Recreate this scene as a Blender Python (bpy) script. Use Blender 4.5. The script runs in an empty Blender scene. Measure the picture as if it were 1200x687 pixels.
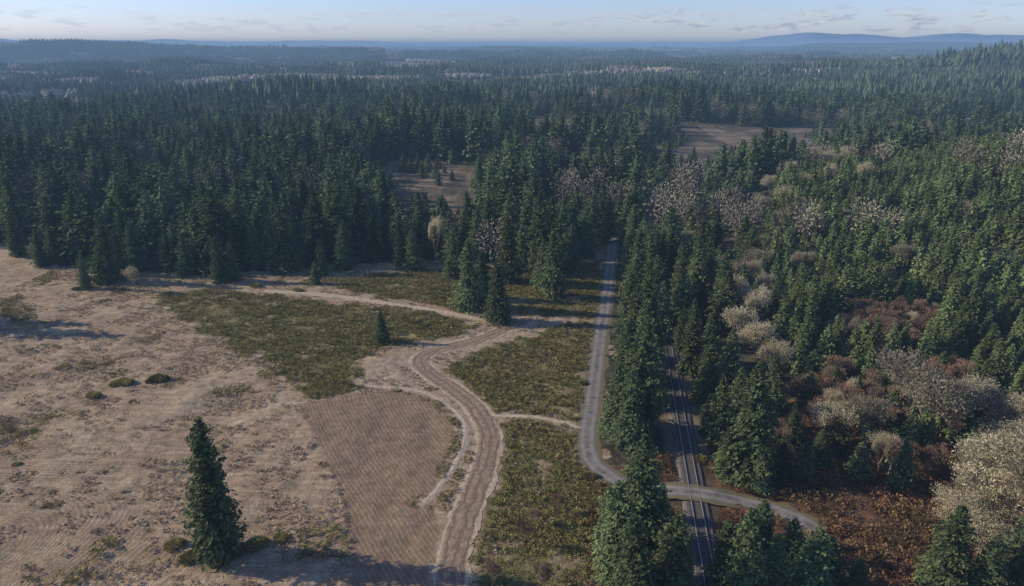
import bpy, math, random
import numpy as np
from mathutils import Vector
random.seed(7)
RG=np.random.default_rng(7)
scene=bpy.context.scene
COL=scene.collection
H=70.0; FL=857.0; TH=math.radians(18.8)
CT,ST=math.cos(TH),math.sin(TH)
# ---------- survey helpers : where a sight line from the drone meets the flat ground ----------
def G(u,v):
    x=(u-600)/FL; y=-(v-343.5)/FL
    dy=CT+y*ST; dz=-ST+y*CT
    t=-H/dz
    return (x*t,dy*t)
def ztop(Y,v):
    y=-(v-343.5)/FL
    dy=CT+y*ST; dz=-ST+y*CT
    return H+dz*Y/dy
def poly(pts): return np.array([G(*p) for p in pts])
# ---------- noise ----------
def vn(x,y,seed=0):
    x=np.asarray(x,float); y=np.asarray(y,float)
    xi=np.floor(x).astype(np.int64); yi=np.floor(y).astype(np.int64)
    xf=x-xi; yf=y-yi
    u=xf*xf*(3-2*xf); v=yf*yf*(3-2*yf)
    def h(a,b):
        n=(a*374761393+b*668265263+seed*1442695)&0xffffffff
        n=((n^(n>>13))*1274126177)&0xffffffff
        return ((n^(n>>16))&0xffff)/65535.0
    return (h(xi,yi)*(1-u)+h(xi+1,yi)*u)*(1-v)+(h(xi,yi+1)*(1-u)+h(xi+1,yi+1)*u)*v
def fbm(x,y,o=4,seed=0):
    s=0;a=1;t=0
    for i in range(o):
        s=s+a*vn(np.asarray(x)*2**i+i*17.3,np.asarray(y)*2**i-i*9.1,seed+i); t+=a; a*=.5
    return s/t
def sst(a,b,x):
    t=np.clip((x-a)/(b-a),0,1); return t*t*(3-2*t)
def inpoly(x,y,P):
    x=np.asarray(x);y=np.asarray(y)
    r=np.zeros(x.shape,bool)
    n=len(P)
    for i in range(n):
        x1,y1=P[i];x2,y2=P[(i+1)%n]
        if y1==y2: continue
        c=((y1>y)!=(y2>y))&(x<(x2-x1)*(y-y1)/(y2-y1)+x1)
        r^=c
    return r
def dline(x,y,P):
    d=np.full(np.shape(x),1e9)
    for i in range(len(P)-1):
        ax,ay=P[i];bx,by=P[i+1]
        vx,vy=bx-ax,by-ay; L=vx*vx+vy*vy+1e-9
        t=np.clip(((x-ax)*vx+(y-ay)*vy)/L,0,1)
        d=np.minimum(d,np.hypot(x-ax-t*vx,y-ay-t*vy))
    return d
def spline(P,step=1.0):
    P=[np.array(p,float) for p in P]
    P=[2*P[0]-P[1]]+P+[2*P[-1]-P[-2]]
    out=[]
    for i in range(1,len(P)-2):
        p0,p1,p2,p3=P[i-1:i+3]
        n=max(2,int(np.linalg.norm(p2-p1)/step))
        for k in range(n):
            t=k/n
            out.append(.5*((2*p1)+(-p0+p2)*t+(2*p0-5*p1+4*p2-p3)*t*t+(-p0+3*p1-3*p2+p3)*t**3))
    out.append(P[-2])
    return np.array(out)
# ---------- terrain height ----------
def hgt(x,y):
    x=np.asarray(x,float);y=np.asarray(y,float)
    r=np.hypot(x,y)
    a=sst(500,2600,r)
    h=a*(fbm(x/1200+3,y/520+5,3,11)-.5)*92
    h=h+sst(500,900,r)*(fbm(x/260+3,y/150+5,2,15)-.5)*18
    h=h+60*np.exp(-((x+2350)/800)**2-((y-3700)/600)**2)
    h=h+56*np.exp(-((x-980)/260)**2-((y-1450)/200)**2)
    h=h+20*sst(60,230,x)*sst(120,280,y)*(1-sst(300,480,y))
    h=h+12*np.exp(-((x-150)/170)**2-((y-760)/110)**2)+8*np.exp(-((x+60)/90)**2-((y-520)/80)**2)
    return h
# ---------- mesh builder ----------
def mk(name,V,groups,tone=None,mats=(),smooth=False,attrs=None):
    me=bpy.data.meshes.new(name)
    V=np.asarray(V,float)
    me.vertices.add(len(V)); me.vertices.foreach_set('co',V.astype(np.float32).ravel())
    ls=[];lt=[];lv=[];mi=[];off=0
    for Fc,m in groups:
        Fc=np.asarray(Fc)
        if len(Fc)==0: continue
        k=Fc.shape[1]
        lv.append(Fc.ravel()); lt.append(np.full(len(Fc),k)); ls.append(off+np.arange(len(Fc))*k); off+=Fc.size
        mi.append(np.full(len(Fc),m))
    if lv:
        lv=np.concatenate(lv);lt=np.concatenate(lt);ls=np.concatenate(ls);mi=np.concatenate(mi)
        me.loops.add(len(lv)); me.loops.foreach_set('vertex_index',lv.astype(np.int32))
        me.polygons.add(len(lt)); me.polygons.foreach_set('loop_start',ls.astype(np.int32))
        me.polygons.foreach_set('material_index',mi.astype(np.int32))
        me.polygons.foreach_set('use_smooth',np.full(len(lt),smooth))
    for m in mats: me.materials.append(m)
    if tone is not None:
        a=me.attributes.new('tone','FLOAT','POINT'); a.data.foreach_set('value',np.asarray(tone,np.float32))
    if attrs:
        for k,v in attrs.items():
            v=np.asarray(v)
            if v.ndim==2:
                a=me.attributes.new(k,'FLOAT_VECTOR','POINT'); a.data.foreach_set('vector',v.astype(np.float32).ravel())
            elif v.dtype.kind=='i':
                a=me.attributes.new(k,'INT','POINT'); a.data.foreach_set('value',v.astype(np.int32))
            else:
                a=me.attributes.new(k,'FLOAT','POINT'); a.data.foreach_set('value',v.astype(np.float32))
    me.update(calc_edges=True)
    return me
def ob(name,me,parent=None,loc=(0,0,0),**props):
    o=bpy.data.objects.new(name,me); COL.objects.link(o); o.location=loc
    if parent: o.parent=parent
    for k,v in props.items(): o[k]=v
    return o
# ---------- node helpers ----------
def setin(nt,s,v):
    if isinstance(v,bpy.types.NodeSocket): nt.links.new(v,s)
    else:
        if s.type=='RGBA' and not hasattr(v,'__len__'): v=(v,v,v,1)
        elif s.type=='RGBA' and len(v)==3: v=(*v,1)
        s.default_value=v
def N(nt,t,ins=None,**p):
    n=nt.nodes.new(t)
    for k,v in p.items(): setattr(n,k,v)
    for k,v in (ins or {}).items(): setin(nt,n.inputs[k],v)
    return n
def mixc(nt,f,a,b,bl='MIX'):
    n=nt.nodes.new('ShaderNodeMix'); n.data_type='RGBA'; n.blend_type=bl
    setin(nt,n.inputs[0],f);setin(nt,n.inputs[6],a);setin(nt,n.inputs[7],b)
    return n.outputs[2]
def mth(nt,op,a,b=0.0,c=0.0,clamp=False):
    n=nt.nodes.new('ShaderNodeMath'); n.operation=op; n.use_clamp=clamp
    setin(nt,n.inputs[0],a);setin(nt,n.inputs[1],b);setin(nt,n.inputs[2],c)
    return n.outputs[0]
def rng_(nt,v,a,b,c=0.0,d=1.0):
    n=nt.nodes.new('ShaderNodeMapRange'); n.interpolation_type='SMOOTHSTEP'
    for i,q in enumerate((v,a,b,c,d)): setin(nt,n.inputs[i],q)
    return n.outputs[0]
def attr(nt,name): return N(nt,'ShaderNodeAttribute',attribute_name=name).outputs['Fac']
def noise(nt,vec,scale,det=4,rough=.6,dist=0.0):
    return N(nt,'ShaderNodeTexNoise',{'Vector':vec,'Scale':scale,'Detail':det,'Roughness':rough,'Distortion':dist}).outputs['Fac']
def newmat(name):
    m=bpy.data.materials.new(name); m.use_nodes=True; nt=m.node_tree; nt.nodes.clear()
    out=nt.nodes.new('ShaderNodeOutputMaterial'); return m,nt,out
def surf(nt,out,col,rough=.9,spec=.2,bump=None,bstr=.5,bdist=.1,metal=0.0):
    p=N(nt,'ShaderNodeBsdfPrincipled',{'Base Color':col,'Roughness':rough,'Specular IOR Level':spec,'Metallic':metal})
    if bump is not None:
        b=N(nt,'ShaderNodeBump',{'Strength':bstr,'Distance':bdist,'Height':bump})
        nt.links.new(b.outputs[0],p.inputs['Normal'])
    nt.links.new(p.outputs[0],out.inputs['Surface'])
def foliage(name,c1,c2,c3,trans=.18,locs=.012):
    m,nt,out=newmat(name)
    oi=nt.nodes.new('ShaderNodeObjectInfo')
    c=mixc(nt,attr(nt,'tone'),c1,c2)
    ln=noise(nt,oi.outputs['Location'],locs,2)
    c=mixc(nt,rng_(nt,ln,.42,.62),c,mixc(nt,.6,c,c3))
    c=mixc(nt,mth(nt,'MULTIPLY',oi.outputs['Random'],.4),c,c3)
    r2=mth(nt,'FRACT',mth(nt,'MULTIPLY',oi.outputs['Random'],17.37))
    br=mth(nt,'MULTIPLY_ADD',r2,.8,.58)
    cc=N(nt,'ShaderNodeCombineColor',{0:br,1:br,2:br}).outputs[0]
    c=mixc(nt,1.0,c,cc,'MULTIPLY')
    d=N(nt,'ShaderNodeBsdfDiffuse',{'Color':c})
    if trans<=0:
        nt.links.new(d.outputs[0],out.inputs['Surface']); return m
    t=N(nt,'ShaderNodeBsdfTranslucent',{'Color':c})
    mx=N(nt,'ShaderNodeMixShader',{0:trans,1:d.outputs[0],2:t.outputs[0]})
    nt.links.new(mx.outputs[0],out.inputs['Surface'])
    return m
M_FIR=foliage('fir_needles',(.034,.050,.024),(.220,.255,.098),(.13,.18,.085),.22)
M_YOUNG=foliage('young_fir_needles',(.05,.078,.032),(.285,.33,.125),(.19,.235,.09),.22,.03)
M_LICH=foliage('lichen_twigs',(.30,.245,.14),(.66,.56,.35),(.50,.43,.26),.35)
M_ALD=foliage('alder_twigs',(.17,.098,.062),(.35,.215,.140),(.28,.18,.115),.25)
M_SCRUB=foliage('scrub_leaves',(.12,.12,.034),(.33,.30,.088),(.28,.21,.08),.2,.05)
M_BRUSH=foliage('bracken_brush',(.12,.055,.030),(.35,.165,.085),(.19,.15,.06),.2,.05)
M_GRASS=foliage('dry_grass_blades',(.28,.20,.115),(.58,.45,.275),(.43,.32,.19),.25,.05)
M_FARF=foliage('far_fir_needles',(.036,.054,.030),(.115,.130,.060),(.07,.10,.052),0,.002)
M_FARD=foliage('far_bare_twigs',(.16,.13,.085),(.36,.30,.21),(.27,.225,.15),0,.002)
def barkmat(name,a,b):
    m,nt,out=newmat(name)
    g=nt.nodes.new('ShaderNodeTexCoord').outputs['Object']
    mp=N(nt,'ShaderNodeMapping',{'Vector':g,'Scale':(6,6,.8)}).outputs[0]
    n=noise(nt,mp,2,4)
    surf(nt,out,mixc(nt,rng_(nt,n,.35,.65),a,b),.95,.1,n,.6,.05); return m
M_BARK=barkmat('fir_bark',(.035,.026,.02),(.11,.085,.065))
M_PALE=barkmat('pale_bark',(.13,.11,.08),(.34,.30,.21))
# ---------- conifer generator (20 m tree) ----------
def quadleaf(p,d,s,L,W,droop):
    n=len(p)
    a=p; b=p+d*(L*.45)[:,None]+s*W[:,None]
    c=p+d*L[:,None]; c[:,2]-=droop*L; e=p+d*(L*.45)[:,None]-s*W[:,None]
    V=np.stack([a,b,c,e],1).reshape(-1,3)
    F=np.arange(4*n).reshape(n,4)
    return V,F
def conifer(seed,h=20.,r=3.6,nb=300,nl=10,leaf=.8,low=.04,pw=.8,gap=.1,ragged=.25,core=True):
    rs=np.random.default_rng(seed)
    u=(np.arange(nb)+rs.random(nb))/nb
    t=low+(1-low)*(1-(1-u)**.68)
    az=np.arange(nb)*2.399963+rs.normal(0,.35,nb)
    lob=fbm(np.cos(az)*1.3+5+seed,t*9+np.sin(az)*1.3,2,seed)
    tier=.8+.4*vn(t*20,np.zeros(nb)+seed,seed+3)
    prof=(1-t)**pw*np.clip(.6+(t-low)*4,0,1)
    L=r*prof*(1+ragged*2*(lob-.5))*tier*rs.uniform(.65,1.15,nb)+.12
    keep=(rs.random(nb)>gap)
    t,az,L=t[keep],az[keep],L[keep]; nb=len(t)
    slope=-.22+.75*t+rs.normal(0,.08,nb)
    j=(np.arange(nl)[None,:]+rs.random((nb,nl)))/nl
    s=j**.62
    lat=rs.normal(0,.16,(nb,nl))*L[:,None]*s
    ca,sa=np.cos(az)[:,None],np.sin(az)[:,None]
    rad=L[:,None]*s
    x=ca*rad-sa*lat; y=sa*rad+ca*lat
    z=t[:,None]*h+rad*slope[:,None]-.10*rad*s*(1-t[:,None])*2+rs.normal(0,.12,(nb,nl))
    p=np.stack([x,y,z],-1).reshape(-1,3)
    n=len(p)
    az2=np.repeat(az,nl)+rs.normal(0,.75,n)
    sl=np.repeat(slope,nl)+rs.normal(-.1,.35,n)
    d=np.stack([np.cos(az2),np.sin(az2),sl],1)
    sd=np.stack([-np.sin(az2),np.cos(az2),rs.normal(0,.55,n)],1)
    tt=np.repeat(t,nl)
    LL=leaf*rs.uniform(.6,1.3,n)*(1-.5*tt)
    V,F=quadleaf(p-d*(LL*.5)[:,None],d,sd,LL,LL*rs.uniform(.24,.40,n),rs.uniform(0,.35,n))
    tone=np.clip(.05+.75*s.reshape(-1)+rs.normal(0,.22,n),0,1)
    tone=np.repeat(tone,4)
    Vs=[V];Gs=[(F,0)];Ts=[tone];off=len(V)
    if core:
        k=8; lv=9
        tz=np.linspace(low+.02,.985,lv)
        cv=[]
        for i,q in enumerate(tz):
            rr=r*.42*(1-q)**pw*min(1,.5+(q-low)*5)
            for m in range(k):
                a=m/k*6.2832+i*.4; rj=rr*rs.uniform(.7,1.2)+.03
                cv.append((math.cos(a)*rj,math.sin(a)*rj,q*h+rs.normal(0,.15)))
        fc=[(i*k+m,i*k+(m+1)%k,(i+1)*k+(m+1)%k,(i+1)*k+m) for i in range(lv-1) for m in range(k)]
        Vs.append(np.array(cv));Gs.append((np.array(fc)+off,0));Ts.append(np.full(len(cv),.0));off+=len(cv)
    lv=np.array([(.16,0,h*.94),(-.08,.14,h*.94),(-.08,-.14,h*.94),(0,0,h*1.0)]);
    Vs.append(lv);Gs.append((np.array([(0,1,3),(1,2,3),(2,0,3)])+off,0));Ts.append(np.full(4,.6))
    return np.concatenate(Vs),Gs,np.concatenate(Ts)
def tube(P,R,k=7):
    V=[];F=[]
    for i,(p,r) in enumerate(zip(P,R)):
        for m in range(k):
            a=m/k*6.2832; V.append((p[0]+math.cos(a)*r,p[1]+math.sin(a)*r,p[2]))
    for i in range(len(P)-1):
        for m in range(k):
            F.append((i*k+m,i*k+(m+1)%k,(i+1)*k+(m+1)%k,(i+1)*k+m))
    return np.array(V),np.array(F)
def conifer_trunk(seed,h=20.):
    rs=np.random.default_rng(seed)
    P=[(0,0,-.5)];R=[.42]
    for i in range(1,9):
        q=i/8; P.append((rs.normal(0,.05),rs.normal(0,.05),q*h*.95)); R.append(.36*(1-q)**.8+.02)
    V,F=tube(P,R)
    Vs=[V];tri=[];off=len(V)
    for i in range(26):
        q=.05+.8*i/26; a=i*2.4; L=2.6*(1-q)
        p0=np.array([0,0,q*h]); p1=p0+np.array([math.cos(a)*L,math.sin(a)*L,L*(-.2+.6*q)])
        sd=np.array([-math.sin(a),math.cos(a),0])*.06
        Vs.append(np.array([p0+sd,p0-sd,p0+(0,0,.1),p1]))
        tri+=[(off,off+1,off+3),(off+1,off+2,off+3),(off+2,off,off+3)]; off+=4
    return np.concatenate(Vs),[(F,0),(np.array(tri),0)]
# ---------- bare tree generator (12 m) ----------
def bare(seed,h=12.,spread=1.0,maxd=6,leafn=2,leaf=.28,nsplit=3,up=.25,rad=.26,jit=.3,lw=.2):
    rs=random.Random(seed); segs=[];tips=[]
    def grow(p,d,L,r,dep):
        n=2 if dep<3 else 1
        for i in range(n):
            d2=(d+Vector((rs.gauss(0,.13),rs.gauss(0,.13),rs.gauss(0,.08)+.04))).normalized()
            q=p+d2*(L/n); r2=r*.82
            segs.append((p,q,r,r2,dep)); p=q; r=r2; d=d2
            if dep>=2: tips.append((p.copy(),d.copy(),L))
        if dep>=maxd: return
        k=nsplit if dep>0 else nsplit+2
        for i in range(k):
            a=rs.random()*6.283+i*6.283/k; sp=spread*rs.uniform(.45,.95)
            ax=Vector((math.cos(a),math.sin(a),0))
            nd=(d*1.0+ax*sp+Vector((0,0,up*rs.random()))).normalized()
            grow(p,nd,L*rs.uniform(.62,.86),r*.66,dep+1)
    grow(Vector((0,0,-.3)),Vector((0,0,1)),h*.11,rad,0)
    zt=max(s[1].z for s in segs); sc=h/zt
    V=[];F=[]
    for p,q,r,r2,dep in segs:
        d=(q-p).normalized(); a=d.orthogonal().normalized(); b=d.cross(a)
        k=5 if dep<2 else 3; o=len(V)
        rr=max(r,.012);rr2=max(r2,.009)
        for c,rad_ in ((p,rr),(q,rr2)):
            for m in range(k):
                an=m/k*6.2832; V.append(tuple((c+a*math.cos(an)*rad_+b*math.sin(an)*rad_)*sc))
        for m in range(k): F.append((o+m,o+(m+1)%k,o+k+(m+1)%k,o+k+m))
    rn=np.random.default_rng(seed)
    tp=np.array([t[0] for t in tips])*sc; td=np.array([t[1] for t in tips])
    tp=np.repeat(tp,leafn,0);td=np.repeat(td,leafn,0);n=len(tp)
    tp=tp+rn.normal(0,jit,(n,3)); d=td+rn.normal(0,.5,(n,3)); d/=np.linalg.norm(d,axis=1)[:,None]
    s=np.cross(d,rn.normal(0,1,(n,3))); s/=np.linalg.norm(s,axis=1)[:,None]+1e-6
    LL=leaf*rn.uniform(.5,1.6,n)
    LV,LF=quadleaf(tp,d,s,LL,LL*lw,rn.uniform(-.1,.3,n))
    wid=np.percentile(np.hypot(LV[:,0],LV[:,1]),92)
    return np.array(V),np.array(F),LV,LF,np.repeat(rn.random(n),4),wid
# =============== GROUND LAYOUT ===============
road_px=[(722,262),(719,280),(716,298),(712,340),(704,390),(699,430),(693,475),(688,512),(693,540),(714,558),(736,568),(770,575),(830,582),(880,591),(925,604),(960,622)]
ROAD=spline([G(*p) for p in road_px])
ra=np.array(G(827,655)); rb=np.array(G(783,405)); rdir=(rb-ra)/np.linalg.norm(rb-ra)
RAIL=np.array([ra-rdir*28,ra+rdir*330])
TA=spline([G(*p) for p in [(628,379),(590,379),(555,373),(520,366),(470,358),(420,351),(370,345),(310,341)]])
TB=spline([G(*p) for p in [(618,376),(595,384),(562,398),(528,406),(500,415),(492,426),(508,441),(536,460),(560,482),(573,510),(569,542),(555,580),(540,620),(530,660),(526,700),(522,770)]])
TC=spline([G(*p) for p in [(430,452),(490,458),(524,474),(545,498),(541,530),(520,565),(497,590)]])
TD=spline([G(*p) for p in [(572,487),(600,487),(630,489),(660,495),(690,505)]])
SCR=[poly([(165,346),(240,340),(300,344),(360,352),(420,356),(480,366),(520,374),(568,384),(545,394),(500,402),(450,408),(418,416),(412,432),(424,448),(420,462),(356,470),(335,448),(318,425),(270,400),(215,372)]),
     poly([(512,432),(545,422),(570,412),(605,402),(624,390),(660,380),(700,380),(697,440),(690,497),(655,488),(600,482),(576,480),(560,462),(530,445)]),
     poly([(588,492),(640,494),(688,506),(686,540),(714,566),(715,620),(700,760),(545,760),(545,690),(556,620),(576,575),(590,535)]),
     poly([(376,330),(460,318),(560,312),(620,318),(700,305),(712,330),(702,378),(650,372),(600,368),(540,362),(490,352),(430,345)])]
BEND=poly([(455,420),(500,410),(530,397),(560,383),(590,373),(632,371),(624,388),(590,402),(550,414),(515,424),(512,438),(520,455),(470,455),(425,462),(430,440),(425,425)])
PLO=poly([(352,474),(400,464),(478,458),(512,474),(530,500),(528,530),(505,580),(520,620),(514,660),(506,800),(395,800),(412,650),(398,580),(375,520)])
ARC=poly([(-300,470),(60,478),(125,520),(140,600),(230,660),(250,800),(-300,800)])
OPEN1=poly([(-900,262),(0,286),(80,314),(200,320),(330,318),(450,308),(560,306),(600,320),(660,322),(696,292),(712,288),(712,400),(706,440),(700,520),(700,560),(704,620),(694,690),(690,900),(-900,900)])
OPEN2=poly([(765,535),(860,545),(900,555),(1500,530),(1500,900),(690,900),(696,560)])
THK=poly([(925,480),(985,440),(1060,432),(1130,455),(1175,490),(1230,530),(1230,560),(900,560),(915,510)])
THK2=poly([(965,392),(1020,378),(1100,382),(1110,405),(1060,420),(985,424)])
PL=poly([(905,232),(960,222),(1050,228),(1300,196),(1700,190),(1900,560),(1230,560),(1175,490),(1130,455),(1060,432),(985,440),(925,480),(905,420),(900,300)])
C1=poly([(432,197),(470,192),(560,193),(570,220),(552,262),(470,266),(440,232)])
C2=poly([(755,161),(830,151),(960,151),(1020,158),(1005,174),(962,187),(930,214),(850,232),(790,228),(760,212)])
C3=poly([(1080,137),(1180,129),(1240,136),(1230,152),(1110,156)])
C5=poly([(560,148),(650,144),(665,156),(575,164)])
C6=poly([(370,160),(430,156),(440,166),(385,172)])
DEC=poly([(875,198),(1045,192),(1052,226),(905,236)])
clear=[C1,C2,C3,C5,C6]
def farclr(x,y): return (fbm(x/500,y/260,3,31)>.64)&(y>900)&(np.hypot(x-980,y-1450)>480)&(np.hypot(x+2350,y-3700)>1100)
# =============== GROUND SHEET ===============
xs=np.concatenate([-np.geomspace(15000,182,70),np.arange(-180,190.1,.5),np.geomspace(192,15000,70)])
ys=np.concatenate([np.linspace(-200,60,14),np.arange(62,300,.5),np.geomspace(301,19000,150)])
X,Y=np.meshgrid(xs,ys); sh=X.shape
x=X.ravel();y=Y.ravel()
wx=x+(fbm(x/5,y/5,4,1)-.5)*9; wy=y+(fbm(x/5+50,y/5,4,2)-.5)*9
near=(np.abs(x)<260)&(y>40)&(y<420)
z=hgt(x,y)
dr=np.full(x.shape,1e9);dt=dr.copy();drl=dr.copy()
xn,yn=x[near],y[near]
dr[near]=dline(xn,yn,ROAD[::3]);drl[near]=dline(xn,yn,RAIL)
dta=dline(xn,yn,TA[::3]);dtb=dline(xn,yn,TB[::3]);dtc=dline(xn,yn,TC[::3]);dtd=dline(xn,yn,TD[::3])
dt[near]=np.minimum(np.minimum(dta,dtb-1.4),np.minimum(dtc+.3,dtd+.3))
flat=np.minimum(np.minimum(dr-2.4,drl-2.5),dt-1.2)
dis=(fbm(x/3.2,y/3.2,3,5)-.5)*.55+(fbm(x/14,y/14,2,6)-.5)*1.0
z=z+np.where(near,dis*sst(.6,5,flat),0)-np.where(near,.03*sst(.6,5,flat),0)
scr=np.zeros(x.shape)
for P in SCR: scr[near]=np.maximum(scr[near],inpoly(wx[near],wy[near],P))
scr*=.5+.45*sst(.26,.48,fbm(x/3,y/3,4,9))
plo=inpoly(x+(wx-x)*.25,y+(wy-y)*.25,PLO).astype(float)
arc=np.where(inpoly(wx,wy,ARC),1.,0.)
opn=inpoly(wx,wy,OPEN1)
se=inpoly(wx,wy,OPEN2)|inpoly(wx,wy,THK)|inpoly(wx,wy,THK2)
forest=(~opn&~se).astype(float)
wx2=x+(fbm(x/22,y/22,3,1)-.5)*26; wy2=y+(fbm(x/22+50,y/22,3,2)-.5)*34
mud=np.zeros(x.shape)
for P in clear:
    q=inpoly(wx2,wy2,P); forest[q]=.08+.75*sst(.40,.58,fbm(x[q]/14,y[q]/26,4,51)); mud[q]=1
farclear=farclr(x,y)
forest[farclear]=.4;mud[farclear]=.6
forest=np.where(near&(drl<4),.6,forest)
dirt=np.where(near,1-sst(.3,2.2,dt+(fbm(x/1.5,y/1.5,2,8)-.5)*2.4),0)
dirt=np.maximum(dirt,.9*inpoly(x+(wx-x)*.4,y+(wy-y)*.4,BEND))
nrm=np.array([44,21])/48.75
ph=x*nrm[0]+y*nrm[1]+1.6*np.sin(y/16)+(fbm(x/9,y/9,2,61)-.5)*.8
ac=np.array(G(-60,640)); ph2=np.hypot(x-ac[0],(y-ac[1])*1.15)+2*(fbm(x/20,y/20,2,4)-.5)*6
phase=np.where(plo>0,ph,ph2)
ny,nx=sh
idx=np.arange(ny*nx).reshape(sh)
Fq=np.stack([idx[:-1,:-1],idx[:-1,1:],idx[1:,1:],idx[1:,:-1]],-1).reshape(-1,4)
m,nt,out=newmat('ground_soil_and_grass')
pos=nt.nodes.new('ShaderNodeNewGeometry').outputs['Position']
n1=noise(nt,pos,.07,6,.65);n2=noise(nt,pos,.6,6,.72);n3=noise(nt,pos,3.5,4,.7);n4=noise(nt,pos,.22,5,.7,.6)
stp=N(nt,'ShaderNodeMapping',{'Vector':pos,'Rotation':(0,0,.5),'Scale':(.12,.9,1)}).outputs[0]
n5=noise(nt,stp,1.0,5,.65,.5)
c=mixc(nt,rng_(nt,n2,.33,.70),(.285,.195,.112),(.53,.395,.240))
c=mixc(nt,rng_(nt,n1,.38,.58,0,.8),c,(.32,.208,.122))
c=mixc(nt,rng_(nt,n5,.46,.64,0,.45),c,(.60,.46,.285))
c=mixc(nt,rng_(nt,n3,.5,.72,0,.30),c,(.62,.48,.31))
c=mixc(nt,rng_(nt,n4,.54,.65,0,.7),c,(.20,.165,.07))
c=mixc(nt,rng_(nt,n4,.46,.34,0,.6),c,(.23,.140,.080))
c=mixc(nt,rng_(nt,n3,.50,.32,0,.5),c,(.15,.10,.06))
pl=attr(nt,'plo'); arca=attr(nt,'arc')
fw=N(nt,'ShaderNodeMath',{0:mth(nt,'MULTIPLY_ADD',attr(nt,'phase'),8.2,mth(nt,'MULTIPLY',n4,4.0))},operation='SINE').outputs[0]
fw=mth(nt,'MULTIPLY',rng_(nt,fw,-.6,.8),rng_(nt,n2,.25,.6,.35,1))
c=mixc(nt,mth(nt,'MULTIPLY',pl,.88),c,mixc(nt,mixc(nt,.62,fw,rng_(nt,n2,.3,.7)),(.175,.112,.064),(.33,.228,.138)))
c=mixc(nt,mth(nt,'MULTIPLY',mth(nt,'MULTIPLY',arca,.5),mth(nt,'MULTIPLY',fw,rng_(nt,n1,.36,.5))),c,(.20,.13,.078))
c=mixc(nt,attr(nt,'scr'),c,mixc(nt,rng_(nt,n2,.35,.65),(.10,.088,.03),(.25,.205,.08)))
c=mixc(nt,attr(nt,'se'),c,mixc(nt,rng_(nt,n2,.35,.7),(.08,.046,.028),(.25,.13,.07)))
c=mixc(nt,attr(nt,'dirt'),c,mixc(nt,rng_(nt,n2,.3,.7),(.27,.19,.12),(.49,.37,.24)))
c=mixc(nt,attr(nt,'mud'),c,mixc(nt,rng_(nt,n1,.35,.65),(.13,.10,.055),(.29,.205,.13)))
c=mixc(nt,attr(nt,'forest'),c,mixc(nt,rng_(nt,n4,.4,.65),(.04,.038,.022),(.12,.10,.055)))
hh=mth(nt,'ADD',mth(nt,'MULTIPLY',n3,.6),mth(nt,'MULTIPLY',n2,1.0))
hh=mth(nt,'ADD',hh,mth(nt,'MULTIPLY',mth(nt,'ADD',pl,mth(nt,'MULTIPLY',arca,.7)),mth(nt,'MULTIPLY',fw,.10)))
surf(nt,out,c,.95,.1,hh,.9,.35)
me=mk('ground',np.stack([x,y,z],1),[(Fq,0)],None,[m],True,dict(scr=scr,plo=plo,arc=arc,se=se.astype(float),forest=forest,dirt=dirt,phase=phase,mud=mud))
ob('ground',me,kind='structure',label='dry tan meadow, olive scrub and dark forest floor',category='ground')
# =============== FAR HILLS ===============
def hills(name,x0,x1,y0,y1,nxx,nyy,fn,label,ca,cb):
    a=np.linspace(x0,x1,nxx);b=np.linspace(y0,y1,nyy);A,B=np.meshgrid(a,b)
    Z=fn(A,B)
    I=np.arange(A.size).reshape(A.shape)
    Q=np.stack([I[:-1,:-1],I[:-1,1:],I[1:,1:],I[1:,:-1]],-1).reshape(-1,4)
    m,nt,out=newmat(name+'_forest')
    p=nt.nodes.new('ShaderNodeNewGeometry').outputs['Position']
    nn=noise(nt,p,.004,8,.7)
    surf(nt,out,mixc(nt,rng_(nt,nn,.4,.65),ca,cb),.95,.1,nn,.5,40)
    me=mk(name,np.stack([A.ravel(),B.ravel(),Z.ravel()],1),[(Q,0)],None,[m],True)
    ob(name,me,kind='structure',label=label,category='hills')
def fr(A,B):
    e=np.exp(-((B-14500)/1300)**2)
    s=A/B
    pr=205*sst(.24,.40,s)*(1-.22*sst(.42,.50,s)+.15*sst(.5,.56,s)-.25*sst(.57,.68,s))+300*sst(-.58,-.78,s)+90*np.exp(-((s+.5)/.12)**2)+40*np.exp(-((s+.25)/.10)**2)
    return e*(pr+85+120*(fbm(A/900,B/1800,5,41)-.5))-25
hills('distant_hills',-15000,15000,11500,18500,420,40,fr,'forested hills on the horizon, haze painted in as pale blue',(.17,.26,.37),(.23,.33,.45))  # pale blue of distance haze painted into the hill colours
def fr2(A,B):
    e=np.exp(-((B-6300-A*.1)/600)**2); s=A/B
    return e*(84*sst(.24,.44,s)+30*(fbm(A/500,B/700,5,43)))-12
hills('wooded_ridge',500,6200,4800,8200,260,40,fr2,'low blue-green wooded ridge under haze',(.03,.05,.045),(.08,.10,.09))
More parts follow.
